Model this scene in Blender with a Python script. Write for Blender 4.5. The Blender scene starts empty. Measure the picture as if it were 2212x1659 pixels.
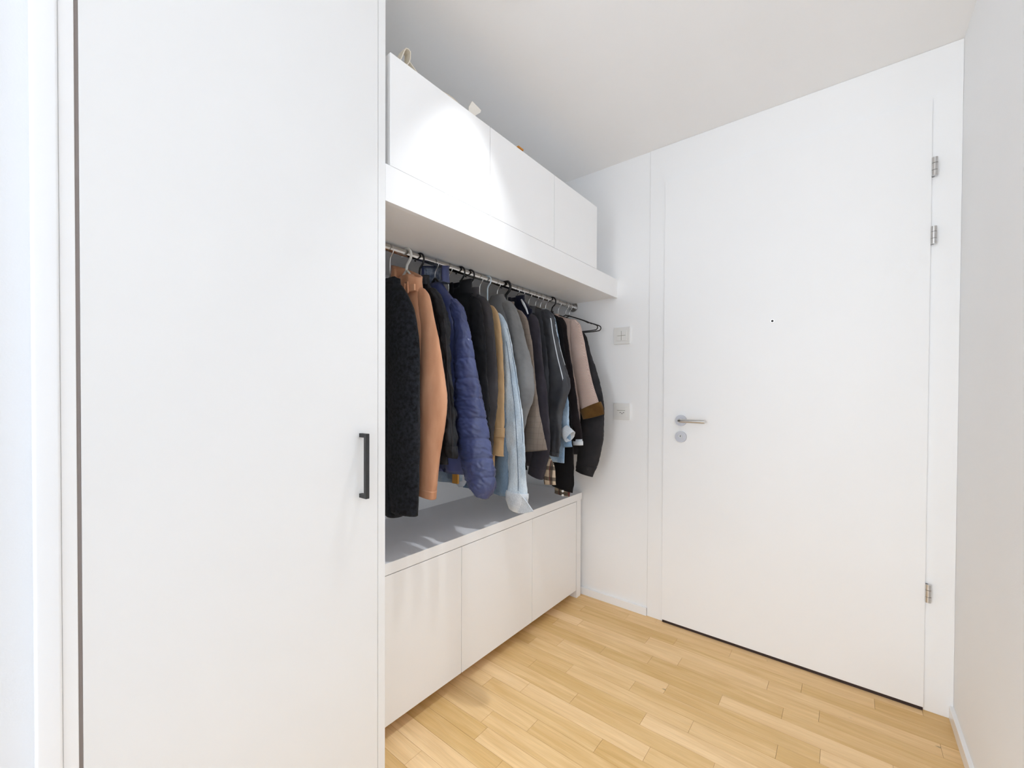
import bpy, bmesh, math, random
from mathutils import Vector, noise, Matrix
R = math.radians
random.seed(7)
scene = bpy.context.scene
col = scene.collection

# ---------------------------------------------------------------- camera
cam_data = bpy.data.cameras.new('camera')
cam = bpy.data.objects.new('camera', cam_data)
col.objects.link(cam)
YAW, PITCH, ROLL, F, SY = 0.6745, -0.0115, 0.0043, 906.4, 31.42
fw = Vector((-math.sin(YAW)*math.cos(PITCH), math.cos(YAW)*math.cos(PITCH), math.sin(PITCH)))
rt = Vector((math.cos(YAW), math.sin(YAW), 0))
up = rt.cross(fw)
rt2 = rt*math.cos(ROLL)+up*math.sin(ROLL)
up2 = up*math.cos(ROLL)-rt*math.sin(ROLL)
m = Matrix((rt2, up2, -fw)).transposed().to_4x4()
m.translation = Vector((0, 0, 1.14))
cam.matrix_world = m
cam_data.sensor_width = 36
cam_data.lens = F/2212*36
cam_data.shift_y = SY/2212
cam_data.clip_start = 0.02
scene.camera = cam

# ---------------------------------------------------------------- world, lights, exposure
world = bpy.data.worlds.new('world'); scene.world = world
world.use_nodes = True
world.node_tree.nodes['Background'].inputs[0].default_value = (0.93, 0.96, 1.0, 1)
world.node_tree.nodes['Background'].inputs[1].default_value = 1.0
LAMP_XY = (-0.775, 0.965)
def area(name, loc, rot, sx, sy, power, color, shape='RECTANGLE'):
    l = bpy.data.lights.new(name, 'AREA'); l.shape = shape
    l.size = sx; l.size_y = sy; l.energy = power; l.color = color
    o = bpy.data.objects.new(name, l); col.objects.link(o)
    o.location = loc; o.rotation_euler = rot
    return o
area('rear_fill', (-1.25, -3.95, 1.25), (R(90), 0, 0), 2.6, 2.1, 78, (0.94, 0.975, 1.0))  # unseen fill light added behind the camera
area('side_fill', (3.3, -1.4, 1.25), (R(90), 0, R(90)), 4.5, 2.1, 2.5, (0.955, 0.985, 1.0))  # added fill from the right, source out of view
area('upward_fill', (0.8, -1.3, 1.0), (R(180), 0, 0), 0.5, 0.5, 13, (0.97, 0.985, 1.0))  # added fill aimed up to brighten the ceiling, no fixture
scene.view_settings.view_transform = 'Standard'
scene.view_settings.look = 'None'
scene.view_settings.gamma = 1
scene.view_settings.use_curve_mapping = False
scene.view_settings.exposure = 0.03
scene.cycles.max_bounces = 24
scene.cycles.diffuse_bounces = 20
scene.cycles.glossy_bounces = 6

# ---------------------------------------------------------------- materials
def new_mat(name):
    mt = bpy.data.materials.new(name); mt.use_nodes = True
    nt = mt.node_tree
    return mt, nt, nt.nodes['Principled BSDF']
def N(nt, t, **kw):
    n = nt.nodes.new(t)
    for k, v in kw.items(): setattr(n, k, v)
    return n
def L(nt, a, b): nt.links.new(a, b)
def srgb(r, g, b):
    f = lambda c: (c/255/12.92) if c/255 <= .04045 else ((c/255+.055)/1.055)**2.4
    return (f(r), f(g), f(b), 1)
def paint(name, color, rough, spec=.5, bump=0, scale=400, coat=0):
    mt, nt, p = new_mat(name)
    p.inputs['Roughness'].default_value = rough
    p.inputs['Specular IOR Level'].default_value = spec
    p.inputs['Coat Weight'].default_value = coat
    p.inputs['Coat Roughness'].default_value = .1
    tc = N(nt, 'ShaderNodeTexCoord')
    n = N(nt, 'ShaderNodeTexNoise'); n.inputs['Scale'].default_value = 3; n.inputs['Detail'].default_value = 4
    L(nt, tc.outputs['Object'], n.inputs['Vector'])
    mx = N(nt, 'ShaderNodeMix', data_type='RGBA')
    mx.inputs[6].default_value = color
    mx.inputs[7].default_value = tuple(c*.97 for c in color[:3])+(1,)
    L(nt, n.outputs['Fac'], mx.inputs[0]); L(nt, mx.outputs[2], p.inputs['Base Color'])
    if bump:
        n2 = N(nt, 'ShaderNodeTexNoise'); n2.inputs['Scale'].default_value = scale; n2.inputs['Detail'].default_value = 3
        L(nt, tc.outputs['Object'], n2.inputs['Vector'])
        b = N(nt, 'ShaderNodeBump'); b.inputs['Strength'].default_value = bump; b.inputs['Distance'].default_value = .001
        L(nt, n2.outputs['Fac'], b.inputs['Height']); L(nt, b.outputs['Normal'], p.inputs['Normal'])
    return mt
def metal(name, color, rough, scale=200):
    mt, nt, p = new_mat(name)
    p.inputs['Base Color'].default_value = color; p.inputs['Metallic'].default_value = 1
    tc = N(nt, 'ShaderNodeTexCoord')
    n = N(nt, 'ShaderNodeTexNoise'); n.inputs['Scale'].default_value = scale
    L(nt, tc.outputs['Object'], n.inputs['Vector'])
    mr = N(nt, 'ShaderNodeMapRange'); mr.inputs[3].default_value = rough*.8; mr.inputs[4].default_value = rough*1.2
    L(nt, n.outputs['Fac'], mr.inputs[0]); L(nt, mr.outputs[0], p.inputs['Roughness'])
    return mt
M = {}
M['wall'] = paint('white wall paint', (.90, .91, .92, 1), .85, .3, .25, 350)
M['wall_left'] = paint('cool white wall paint, dimmed', (.80, .815, .835, 1), .85, .3, .25, 350)  # wall white darkened to offset excess light on the left wall
M['ceiling'] = paint('white ceiling paint', (.91, .91, .908, 1), .9, .2, .15, 300)
M['lacquer'] = paint('white lacquer board', (.91, .91, .908, 1), .45, .35)
M['wardrobe'] = paint('wardrobe white laminate', (.845, .845, .838, 1), .5, .35)
M['door'] = paint('door white lacquer', (.90, .91, .92, 1), .45, .35)
M['trim'] = paint('white gloss trim', (.90, .91, .92, 1), .25, .5)
M['bench_top'] = paint('grey bench top', (.84, .84, .87, 1), .4, .4)
M['gap_shade'] = paint('dark brown seal', (.035, .018, .015, 1), .7)  # colour stands for the shade in the gap under the door
M['gap_shade_light'] = paint('taupe seal', (.26, .22, .20, 1), .6)  # colour stands for the shade in the slit beside the wardrobe
M['dark'] = paint('dark gap', (.02, .02, .02, 1), .8)
M['black_metal'] = paint('black powder coat', (.022, .022, .023, 1), .45, .5)
M['black_plastic'] = paint('black plastic', (.012, .012, .013, 1), .45, .5)
M['white_plastic'] = paint('milky white plastic', (.72, .72, .68, 1), .35, .5)
M['blue_plastic'] = paint('pale blue plastic', (.62, .72, .80, 1), .35, .5)
M['bounce_floor'] = paint('pale grey bounce floor', (.74, .75, .78, 1), .6, .3)  # unseen floor, made pale grey to keep bounced light neutral
M['switch'] = paint('switch white plastic', (.80, .80, .78, 1), .3, .5)
M['groove'] = paint('switch groove grey', (.42, .42, .38, 1), .6)
M['steel'] = metal('brushed steel', (.62, .61, .60, 1), .32)
M['chrome'] = metal('chromed rod', (.62, .60, .57, 1), .16)
M['nickel'] = metal('nickel wire', (.80, .79, .78, 1), .22)
M['satin'] = metal('satin steel rosette', (.50, .50, .53, 1), .42)
M['cotton'] = paint('natural cotton', (.72, .66, .55, 1), .9, .1, .5, 700)
M['paper'] = paint('cream paper', (.80, .76, .69, 1), .8, .2)
M['orange'] = paint('orange cardboard', (.60, .26, .05, 1), .7, .2)
mt, nt, p = new_mat('lamp diffuser'); M['glow'] = mt
p.inputs['Base Color'].default_value = (.9, .9, .9, 1)
p.inputs['Emission Color'].default_value = (1, .96, .9, 1); p.inputs['Emission Strength'].default_value = 4

def wood():
    mt, nt, p = new_mat('oak parquet')
    tc = N(nt, 'ShaderNodeTexCoord'); oi = N(nt, 'ShaderNodeObjectInfo')
    sc = N(nt, 'ShaderNodeVectorMath', operation='SCALE'); sc.inputs[3].default_value = 37
    cx = N(nt, 'ShaderNodeCombineXYZ')
    for i in range(3): L(nt, oi.outputs['Random'], cx.inputs[i])
    L(nt, cx.outputs[0], sc.inputs[0])
    ad = N(nt, 'ShaderNodeVectorMath', operation='ADD')
    L(nt, tc.outputs['Object'], ad.inputs[0]); L(nt, sc.outputs[0], ad.inputs[1])
    mp = N(nt, 'ShaderNodeMapping'); mp.inputs['Scale'].default_value = (2.2, 26, 1)
    L(nt, ad.outputs[0], mp.inputs[0])
    n1 = N(nt, 'ShaderNodeTexNoise'); n1.inputs['Scale'].default_value = 1.6; n1.inputs['Detail'].default_value = 5; n1.inputs['Distortion'].default_value = .7
    L(nt, mp.outputs[0], n1.inputs['Vector'])
    mp2 = N(nt, 'ShaderNodeMapping'); mp2.inputs['Scale'].default_value = (5, 170, 1)
    L(nt, ad.outputs[0], mp2.inputs[0])
    n2 = N(nt, 'ShaderNodeTexNoise'); n2.inputs['Scale'].default_value = 2; n2.inputs['Detail'].default_value = 3
    L(nt, mp2.outputs[0], n2.inputs['Vector'])
    cr = N(nt, 'ShaderNodeValToRGB'); e = cr.color_ramp.elements
    e[0].position = .30; e[0].color = (.76, .49, .21, 1)
    e[1].position = .72; e[1].color = (.90, .63, .32, 1)
    L(nt, n1.outputs['Fac'], cr.inputs[0])
    m1 = N(nt, 'ShaderNodeMix', data_type='RGBA', blend_type='MULTIPLY'); m1.inputs[0].default_value = 1
    mr = N(nt, 'ShaderNodeMapRange'); mr.inputs[1].default_value = .3; mr.inputs[2].default_value = .7
    mr.inputs[3].default_value = .92; mr.inputs[4].default_value = 1.04
    L(nt, n2.outputs['Fac'], mr.inputs[0]); L(nt, cr.outputs[0], m1.inputs[6]); L(nt, mr.outputs[0], m1.inputs[7])
    hs = N(nt, 'ShaderNodeHueSaturation')
    mv = N(nt, 'ShaderNodeMapRange'); mv.inputs[3].default_value = .86; mv.inputs[4].default_value = 1.08
    ms = N(nt, 'ShaderNodeMapRange'); ms.inputs[3].default_value = 1.08; ms.inputs[4].default_value = .90
    L(nt, oi.outputs['Random'], mv.inputs[0]); L(nt, oi.outputs['Random'], ms.inputs[0])
    L(nt, mv.outputs[0], hs.inputs['Value']); L(nt, ms.outputs[0], hs.inputs['Saturation'])
    L(nt, m1.outputs[2], hs.inputs['Color'])
    # sparse dark knots
    mp3 = N(nt, 'ShaderNodeMapping'); mp3.inputs['Scale'].default_value = (5, 12, 1)
    L(nt, ad.outputs[0], mp3.inputs[0])
    vo = N(nt, 'ShaderNodeTexVoronoi'); vo.inputs['Scale'].default_value = .8
    L(nt, mp3.outputs[0], vo.inputs['Vector'])
    k = N(nt, 'ShaderNodeMapRange'); k.inputs[1].default_value = .012; k.inputs[2].default_value = .05
    k.inputs[3].default_value = .45; k.inputs[4].default_value = 1
    L(nt, vo.outputs['Distance'], k.inputs[0])
    m2 = N(nt, 'ShaderNodeMix', data_type='RGBA', blend_type='MULTIPLY'); m2.inputs[0].default_value = 1
    L(nt, hs.outputs[0], m2.inputs[6]); L(nt, k.outputs[0], m2.inputs[7])
    L(nt, m2.outputs[2], p.inputs['Base Color'])
    p.inputs['Roughness'].default_value = .42; p.inputs['Specular IOR Level'].default_value = .4
    b = N(nt, 'ShaderNodeBump'); b.inputs['Strength'].default_value = .08; b.inputs['Distance'].default_value = .001
    L(nt, n2.outputs['Fac'], b.inputs['Height']); L(nt, b.outputs['Normal'], p.inputs['Normal'])
    return mt
M['oak'] = wood()

def fabric(name, c1, c2, rough=.9, kind='plain', bump=.5, scale=500, sheen=0.15, spec=.2, stretch=(1, 1, 1), varscale=12):
    mt, nt, p = new_mat(name)
    p.inputs['Roughness'].default_value = rough; p.inputs['Specular IOR Level'].default_value = spec
    p.inputs['Sheen Weight'].default_value = sheen; p.inputs['Sheen Roughness'].default_value = .5
    tc = N(nt, 'ShaderNodeTexCoord')
    mp = N(nt, 'ShaderNodeMapping'); mp.inputs['Scale'].default_value = stretch
    L(nt, tc.outputs['Object'], mp.inputs[0])
    nv = N(nt, 'ShaderNodeTexNoise'); nv.inputs['Scale'].default_value = varscale; nv.inputs['Detail'].default_value = 5
    L(nt, mp.outputs[0], nv.inputs['Vector'])
    cr = N(nt, 'ShaderNodeValToRGB'); cr.color_ramp.elements[0].position = .35; cr.color_ramp.elements[1].position = .65
    cr.color_ramp.elements[0].color = c1; cr.color_ramp.elements[1].color = c2
    L(nt, nv.outputs['Fac'], cr.inputs[0])
    out = cr.outputs[0]
    n2 = N(nt, 'ShaderNodeTexNoise'); n2.inputs['Scale'].default_value = scale; n2.inputs['Detail'].default_value = 2
    L(nt, tc.outputs['Object'], n2.inputs['Vector'])
    height = n2.outputs['Fac']
    sx = N(nt, 'ShaderNodeSeparateXYZ'); L(nt, tc.outputs['Object'], sx.inputs[0])
    def math_(op, a, b=None):
        q = N(nt, 'ShaderNodeMath', operation=op)
        for i, v in enumerate((a, b)):
            if v is None: continue
            if isinstance(v, (int, float)): q.inputs[i].default_value = v
            else: L(nt, v, q.inputs[i])
        return q.outputs[0]
    def lines(sock, period, width):
        fr = math_('FRACT', math_('DIVIDE', sock, period))
        return math_('LESS_THAN', fr, width)
    def mixc(fac, col_, prev, f=1.0):
        mx = N(nt, 'ShaderNodeMix', data_type='RGBA')
        L(nt, math_('MULTIPLY', fac, f), mx.inputs[0]); L(nt, prev, mx.inputs[6]); mx.inputs[7].default_value = col_
        return mx.outputs[2]
    xy = math_('ADD', sx.outputs[0], math_('MULTIPLY', sx.outputs[1], -1.0))
    if kind == 'check':
        out = mixc(lines(sx.outputs[2], .024, .10), (.05, .042, .038, 1), out, .35)
        out = mixc(lines(sx.outputs[0], .02, .10), (.05, .042, .038, 1), out, .3)
        out = mixc(lines(sx.outputs[2], .006, .4), (.20, .17, .14, 1), out, .5)
    elif kind == 'hounds':
        a = lines(sx.outputs[2], .0055, .5); b_ = lines(xy, .0055, .5)
        k1 = math_('ABSOLUTE', math_('SUBTRACT', a, b_))
        out = mixc(k1, (.20, .13, .12, 1), out, .62)
    elif kind == 'plaid':
        out = mixc(lines(sx.outputs[2], .05, .35), (.02, .018, .018, 1), out, .75)
        out = mixc(lines(xy, .045, .3), (.03, .022, .02, 1), out, .85)
        out = mixc(lines(xy, .045, .08), (.3, .04, .04, 1), out, .25)
    elif kind == 'denim':
        w = N(nt, 'ShaderNodeTexNoise'); w.inputs['Scale'].default_value = 1
        m3 = N(nt, 'ShaderNodeMapping'); m3.inputs['Scale'].default_value = (900, 900, 120)
        L(nt, tc.outputs['Object'], m3.inputs[0]); L(nt, m3.outputs[0], w.inputs['Vector'])
        mr = N(nt, 'ShaderNodeMapRange'); mr.inputs[1].default_value = .35; mr.inputs[2].default_value = .65; mr.inputs[3].default_value = .82; mr.inputs[4].default_value = 1.12
        L(nt, w.outputs['Fac'], mr.inputs[0])
        mm = N(nt, 'ShaderNodeMix', data_type='RGBA', blend_type='MULTIPLY'); mm.inputs[0].default_value = 1
        L(nt, out, mm.inputs[6]); L(nt, mr.outputs[0], mm.inputs[7]); out = mm.outputs[2]
    L(nt, out, p.inputs['Base Color'])
    b = N(nt, 'ShaderNodeBump'); b.inputs['Strength'].default_value = bump; b.inputs['Distance'].default_value = .0015
    L(nt, height, b.inputs['Height']); L(nt, b.outputs['Normal'], p.inputs['Normal'])
    return mt
def c(r, g, b): return srgb(r, g, b)
FAB = {
 'boucle': fabric('black boucle knit', c(16, 17, 21), c(38, 41, 47), .95, bump=1.0, scale=260, sheen=.05, varscale=90),
 'suede': fabric('tan suede', c(196, 142, 108), c(212, 160, 126), .95, bump=.25, scale=600, sheen=.12, stretch=(1, 1, .25), varscale=26),
 'leather': fabric('black washed denim', c(30, 31, 34), c(50, 51, 54), .7, 'denim', bump=.4, scale=500, sheen=.0),
 'navyquilt': fabric('navy quilted nylon', c(56, 64, 102), c(66, 74, 114), .38, bump=.12, scale=60, sheen=.0, spec=.5),
 'denimold': fabric('faded blue denim', c(98, 118, 142), c(150, 168, 186), .9, 'denim'),
 'blackpuff': fabric('black padded cloth', c(18, 19, 22), c(28, 29, 33), .8, sheen=.03),
 'charcoal': fabric('charcoal twill', c(60, 58, 60), c(70, 67, 69), .85, sheen=.04),
 'camel': fabric('camel gabardine', c(184, 152, 112), c(194, 162, 122), .85, bump=.3, scale=700, sheen=.08),
 'paledenim': fabric('bleached light blue denim', c(176, 194, 209), c(216, 227, 235), .9, 'denim', stretch=(1.5, 1.5, .35), varscale=18),
 'greyover': fabric('slate grey flannel', c(122, 122, 123), c(134, 134, 133), .9, sheen=.06),
 'checkbrown': fabric('brown grey checked wool', c(120, 108, 98), c(132, 120, 110), .95, 'check'),
 'navycoat': fabric('dark aubergine grey wool', c(50, 48, 56), c(60, 57, 64), .92, sheen=.05),
 'plaidshirt': fabric('beige plaid flannel', c(192, 174, 150), c(204, 186, 162), .95, 'plaid'),
 'track': fabric('graphite track fabric', c(52, 54, 60), c(66, 68, 72), .5, bump=.1, spec=.45, sheen=0),
 'midblue': fabric('light blue denim', c(126, 156, 186), c(176, 200, 222), .9, 'denim'),
 'blackshirt': fabric('jet black jersey', c(14, 13, 16), c(21, 20, 23), .9, sheen=.03),
 'brownblack': fabric('brown black wool', c(30, 26, 29), c(40, 35, 38), .92, bump=.8, scale=350, sheen=.04),
 'hounds': fabric('rose grey houndstooth wool', c(206, 184, 172), c(216, 194, 182), .95, 'hounds', bump=.6),
 'lastblack': fabric('black brushed cotton', c(38, 38, 41), c(50, 49, 52), .85, sheen=.05),
 'paledenim_shade': fabric('pale denim in shade', c(104, 126, 148), c(128, 150, 172), .9, 'denim', stretch=(1.5, 1.5, .35), varscale=18),  # darker copy of the pale denim, shade put into the colour
 'cuffplaid': fabric('muted plaid facing', c(136, 124, 106), c(150, 138, 118), .95, 'plaid'),
 'navyknit': fabric('navy knit', c(16, 20, 38), c(24, 29, 50), .95, bump=.7, scale=300),
 'whitedenim': fabric('white turned denim', c(196, 204, 212), c(226, 230, 234), .9, 'denim'),
 'lining': fabric('grey blue patterned lining', c(84, 96, 118), c(158, 168, 186), .7, varscale=60),
 'brownlining': fabric('brown velvet facing', c(84, 58, 24), c(104, 76, 34), .9, sheen=.1),
 'mustard': fabric('mustard patch', c(172, 124, 52), c(184, 138, 62), .85),
 'whitetape': fabric('white piping tape', c(208, 214, 220), c(226, 230, 234), .6),
 'tanthread': fabric('tan buckle leather', c(206, 148, 112), c(214, 158, 122), .7),
 'darkdenim': fabric('dusky blue denim', c(62, 82, 104), c(92, 114, 138), .9, 'denim'),
}
# ---------------------------------------------------------------- mesh helpers
def link(name, bm, mat, parent=None, loc=(0, 0, 0), smooth=False, bev=0):
    me = bpy.data.meshes.new(name)
    bmesh.ops.recalc_face_normals(bm, faces=bm.faces)
    if bev:
        bmesh.ops.bevel(bm, geom=list(bm.edges), offset=bev, segments=2, affect='EDGES', profile=.7)
    bm.to_mesh(me); bm.free()
    if smooth:
        for pl in me.polygons: pl.use_smooth = True
    o = bpy.data.objects.new(name, me); col.objects.link(o)
    if mat: me.materials.append(mat)
    o.location = loc
    if parent: o.parent = parent
    return o
def boxbm(x0, x1, y0, y1, z0, z1, bm=None):
    bm = bm or bmesh.new()
    vs = [bm.verts.new((x, y, z)) for x in (x0, x1) for y in (y0, y1) for z in (z0, z1)]
    for f in ((0, 1, 3, 2), (4, 6, 7, 5), (0, 4, 5, 1), (2, 3, 7, 6), (0, 2, 6, 4), (1, 5, 7, 3)):
        bm.faces.new([vs[i] for i in f])
    return bm
def box(name, b, mat, parent=None, bev=0, off=(0, 0, 0)):
    """box in room coordinates; off = the parent's location"""
    return link(name, boxbm(b[0]-off[0], b[1]-off[0], b[2]-off[1], b[3]-off[1], b[4]-off[2], b[5]-off[2]), mat, parent, bev=bev)
def empty(name, loc, label, cat, group=None):
    o = bpy.data.objects.new(name, None); col.objects.link(o)
    o.location = loc; o.empty_display_size = .05
    tag(o, label, cat, group); return o
def tag(o, label=None, cat=None, group=None, kind=None):
    if label: o['label'] = label
    if cat: o['category'] = cat
    if group: o['group'] = group
    if kind: o['kind'] = kind
    return o
def st(o): o['kind'] = 'structure'; return o
def tube(pts, rad, n=10, bm=None, caps=True):
    bm = bm or bmesh.new(); rings = []
    pts = [Vector(p_) for p_ in pts]; pn = None
    for i, p_ in enumerate(pts):
        t = (pts[min(i+1, len(pts)-1)]-pts[max(i-1, 0)]).normalized()
        if pn is None:
            a = Vector((0, 1, 0)) if abs(t.y) < .9 else Vector((1, 0, 0))
            pn = t.cross(a).normalized()
        pn = (pn-t*pn.dot(t)).normalized(); b = t.cross(pn)
        r_ = rad[i] if isinstance(rad, (list, tuple)) else rad
        rings.append([bm.verts.new(p_+(pn*math.cos(2*math.pi*k/n)+b*math.sin(2*math.pi*k/n))*r_) for k in range(n)])
    for i in range(len(rings)-1):
        for k in range(n):
            bm.faces.new((rings[i][k], rings[i][(k+1) % n], rings[i+1][(k+1) % n], rings[i+1][k]))
    if caps:
        bm.faces.new(rings[0][::-1]); bm.faces.new(rings[-1])
    return bm
def cyl(p0, p1, r_, n=32, bm=None): return tube([p0, p1], r_, n, bm)
def weld_smooth(o, ang=40):
    o.data.set_sharp_from_angle(angle=R(ang))
    return o
def loft(rings, closed_ends=(True, True), bm=None):
    bm = bm or bmesh.new(); rv = [[bm.verts.new(p_) for p_ in r_] for r_ in rings]
    n = len(rv[0])
    for i in range(len(rv)-1):
        for k in range(n):
            bm.faces.new((rv[i][k], rv[i][(k+1) % n], rv[i+1][(k+1) % n], rv[i+1][k]))
    if closed_ends[0]: bm.faces.new(rv[0][::-1])
    if closed_ends[1]: bm.faces.new(rv[-1])
    return bm

# ---------------------------------------------------------------- the setting
XR, YD, C, XB, SD, BD = .3025, 2.1193, 2.3751, -1.591, -.9717, -1.1684
YB = -.8   # hall opens here into an unseen room, added to carry fill light
YR = 1.20   # right-hand wall cut short, an unseen opening added for more fill light
floor = st(box('floor', (-3.1, 3.5, -4.2, YD+.1, -.10, -.014), M['oak']))
# oak strips of the parquet: 67.5 mm wide, 480 mm long, laid across the hall
pitch = .0675; y_ref = 1.8716; LEN = .4805
known = {-2: -.608, -1: -.2324, 0: -.067, 1: -.17, 2: -.359, 3: -.056, 4: -.165, 5: -.408, 6: -.549, 7: -.789, 8: -.966, 9: -.62, 10: -.834, 11: -.982, 15: -1.0495}
rows_ = range(-4, 35)
for k in rows_:
    y1 = min(y_ref-pitch*k, YD+.03); y0 = y_ref-pitch*(k+1)
    if y0 > YD: continue
    xo = known.get(k, random.uniform(-.9, -.4))
    n0 = math.floor((XB-xo)/LEN)
    j = n0
    while xo+LEN*j < XR:
        a = max(xo+LEN*j, XB); b_ = min(xo+LEN*(j+1), XR)
        if b_-a > .02:
            g = .0004
            lift = random.uniform(0, .00012)
            bm = boxbm(-(b_-a)/2+g, (b_-a)/2-g, -(y1-y0)/2+g, (y1-y0)/2-g, -.014, lift)
            link('plank', bm, M['oak'], floor, ((a+b_)/2, (y0+y1)/2, 0))
        j += 1
for k in range(8):  # unseen slabs added for neutral bounce light
    box('bounce_slab', (-3, 3.4, -4.1+k*.45, min(-4.1+(k+1)*.45, y_ref-pitch*35), -.014, -.0001), M['bounce_floor'], floor)
for k in range(8):
    y0 = y_ref-pitch*35+k*.245
    box('bounce_slab', (XR+.001, 3.4, y0, min(y0+.245, YR), -.014, -.0001), M['bounce_floor'], floor)
st(box('ceiling', (-3.1, 3.5, -4.2, YD+.1, C, C+.1), M['ceiling']))
wr = st(box('wall_right', (XR, XR+.1, YR, YD+.1, -.014, C), M['wall']))
wd = st(box('wall_front', (XB-.1, XR, YD, YD+.1, -.014, C), M['wall']))
st(box('wall_niche', (XB-.1, XB, .07, YD, -.014, C), M['wall']))
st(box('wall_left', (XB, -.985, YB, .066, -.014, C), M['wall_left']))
st(box('wall_back', (-3, 3.4, -4.2, -4.1, -.014, C), M['wall']))
st(box('wall_room_left', (-3.1, -3, -4.1, YB, -.014, C), M['wall']))
st(box('wall_room_right', (3.4, 3.5, -4.1, YR+.1, -.014, C), M['wall']))
st(box('wall_partition_left', (-3, XB-.0005, YB, YB+.1, -.014, C), M['wall']))
st(box('wall_partition_right', (XR+.1005, 3.4, YR, YR+.1, -.014, C), M['wall']))
# casing and filler strip between the corridor wall and the wardrobe
def rounded_strip(name, y0, y1, xf, rr, mat):
    bm = bmesh.new(); pts = []
    for i in range(7):
        a = R(90*i/6); pts.append((xf-rr+rr*math.cos(a), y1-rr+rr*math.sin(a)))
    pts += [(-.99, y1), (-.99, y0)]
    for i in range(7):
        a = R(-90+90*i/6); pts.append((xf-rr+rr*math.cos(a), y0+rr+rr*math.sin(a)))
    rings = [[Vector((x, y, z)) for x, y in pts] for z in (0, C-.001)]
    return weld_smooth(link(name, loft(rings), mat, smooth=True), 50)
st(rounded_strip('trim_1', .0425, .0718, -.9665, .004, M['trim']))
st(rounded_strip('trim_2', .0723, .0899, -.9725, .001, M['lacquer']))
# door frame lining: jamb panels and head panel, face a few mm proud of the wall
JX0, DX0, DX1, DT = -.7945, -.7155, .2255, 2.1927
fr = bpy.data.objects.new('trim_3', None); col.objects.link(fr); fr['kind'] = 'structure'
bm = bmesh.new()
outl = [(JX0, 0.0005), (DX0+.012, .0005), (DX0+.012, DT-.012), (DX1-.012, DT-.012), (DX1-.012, .0005), (XR-.0006, .0005), (XR-.0006, C-.001), (JX0, C-.001)]
ff = [bm.verts.new((x, YD-.005, z)) for x, z in outl]; bb = [bm.verts.new((x, YD-.0002, z)) for x, z in outl]
bm.faces.new(ff); bm.faces.new(bb[::-1])
for i in range(8): bm.faces.new((ff[i], ff[(i+1) % 8], bb[(i+1) % 8], bb[i]))
link('frame_panel', bm, M['door'], fr)
box('shadow_gap', (JX0-.002, JX0-.0002, YD-.0012, YD-.0002, 0, C-.001), M['groove'], fr)
# baseboards
def baseboard(name, b, mat):
    return st(box(name, b, mat, bev=.0015))
bf = baseboard('baseboard_front', (XB, -.7965, YD-.012, YD+.002, 0.0002, .0405), M['trim'])
br = baseboard('baseboard_right', (XR-.011, XR+.002, YR, YD-.0055, 0.0002, .046), M['trim'])

# ---------------------------------------------------------------- entrance door
dloc = (0, YD, 0)
dr = empty('door_1', ((DX0+DX1)/2, YD, 0), 'plain white entrance door with steel lever, peephole and three hinges', 'door'); dr['kind'] = 'structure'
del dr['category']; 
off = dr.location
leaf = box('leaf', (DX0, DX1, YD-.017, YD-.0055, .014, DT), M['door'], dr, bev=.0012, off=off)
box('threshold_gap_shade', (DX0+.001, DX1-.001, YD-.012, YD-.0056, .0, .0135), M['gap_shade'], dr, off=off)  # dark strip painted as the shade under the leaf
face = YD-.017
# lever
lv = bpy.data.objects.new('door_handle', None); col.objects.link(lv); lv.parent = dr
lv['label'] = 'brushed steel lever on round rosette'
def lp(x, y, z): return (x-off[0], y-off[1], z-off[2])
HX, HZ = -.6290, 1.0140
o = link('rosette', cyl(lp(HX, face, HZ), lp(HX, face-.008, HZ), .0265, 40), M['satin'], lv, smooth=True); weld_smooth(o)
pts = [(HX, face-.008, HZ), (HX, face-.034, HZ)]
for i in range(6):
    a = R(90*i/5); pts.append((HX+.012-.012*math.cos(a), face-.034-.012*math.sin(a), HZ))
pts.append((HX+.118, face-.046, HZ))
o = link('lever', tube([lp(*q) for q in pts], .0085, 20), M['steel'], lv, smooth=True); weld_smooth(o)
# keyhole rosette
KZ = .9345
kr = bpy.data.objects.new('lock_rosette', None); col.objects.link(kr); kr.parent = dr
o = link('rosette', cyl(lp(HX, face, KZ), lp(HX, face-.009, KZ), .0265, 40), M['satin'], kr, smooth=True); weld_smooth(o)
o = link('lock_cylinder', cyl(lp(HX, face-.009, KZ+.004), lp(HX, face-.0125, KZ+.004), .0088, 28), M['steel'], kr, smooth=True); weld_smooth(o)
link('keyhole', boxbm(*[a for a in (HX-.0012-off[0], HX+.0012-off[0], face-.0129-off[1], face-.0124-off[1], KZ-.0005, KZ+.0085)]), M['dark'], kr)
# peephole
ph = bpy.data.objects.new('peephole', None); col.objects.link(ph); ph.parent = dr
o = link('peephole_ring', cyl(lp(-.2545, face, 1.4555), lp(-.2545, face-.004, 1.4555), .0072, 28), M['steel'], ph, smooth=True); weld_smooth(o)
o = link('peephole_lens', cyl(lp(-.2545, face-.004, 1.4555), lp(-.2545, face-.0048, 1.4555), .0048, 20), M['dark'], ph, smooth=True); weld_smooth(o)
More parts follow.
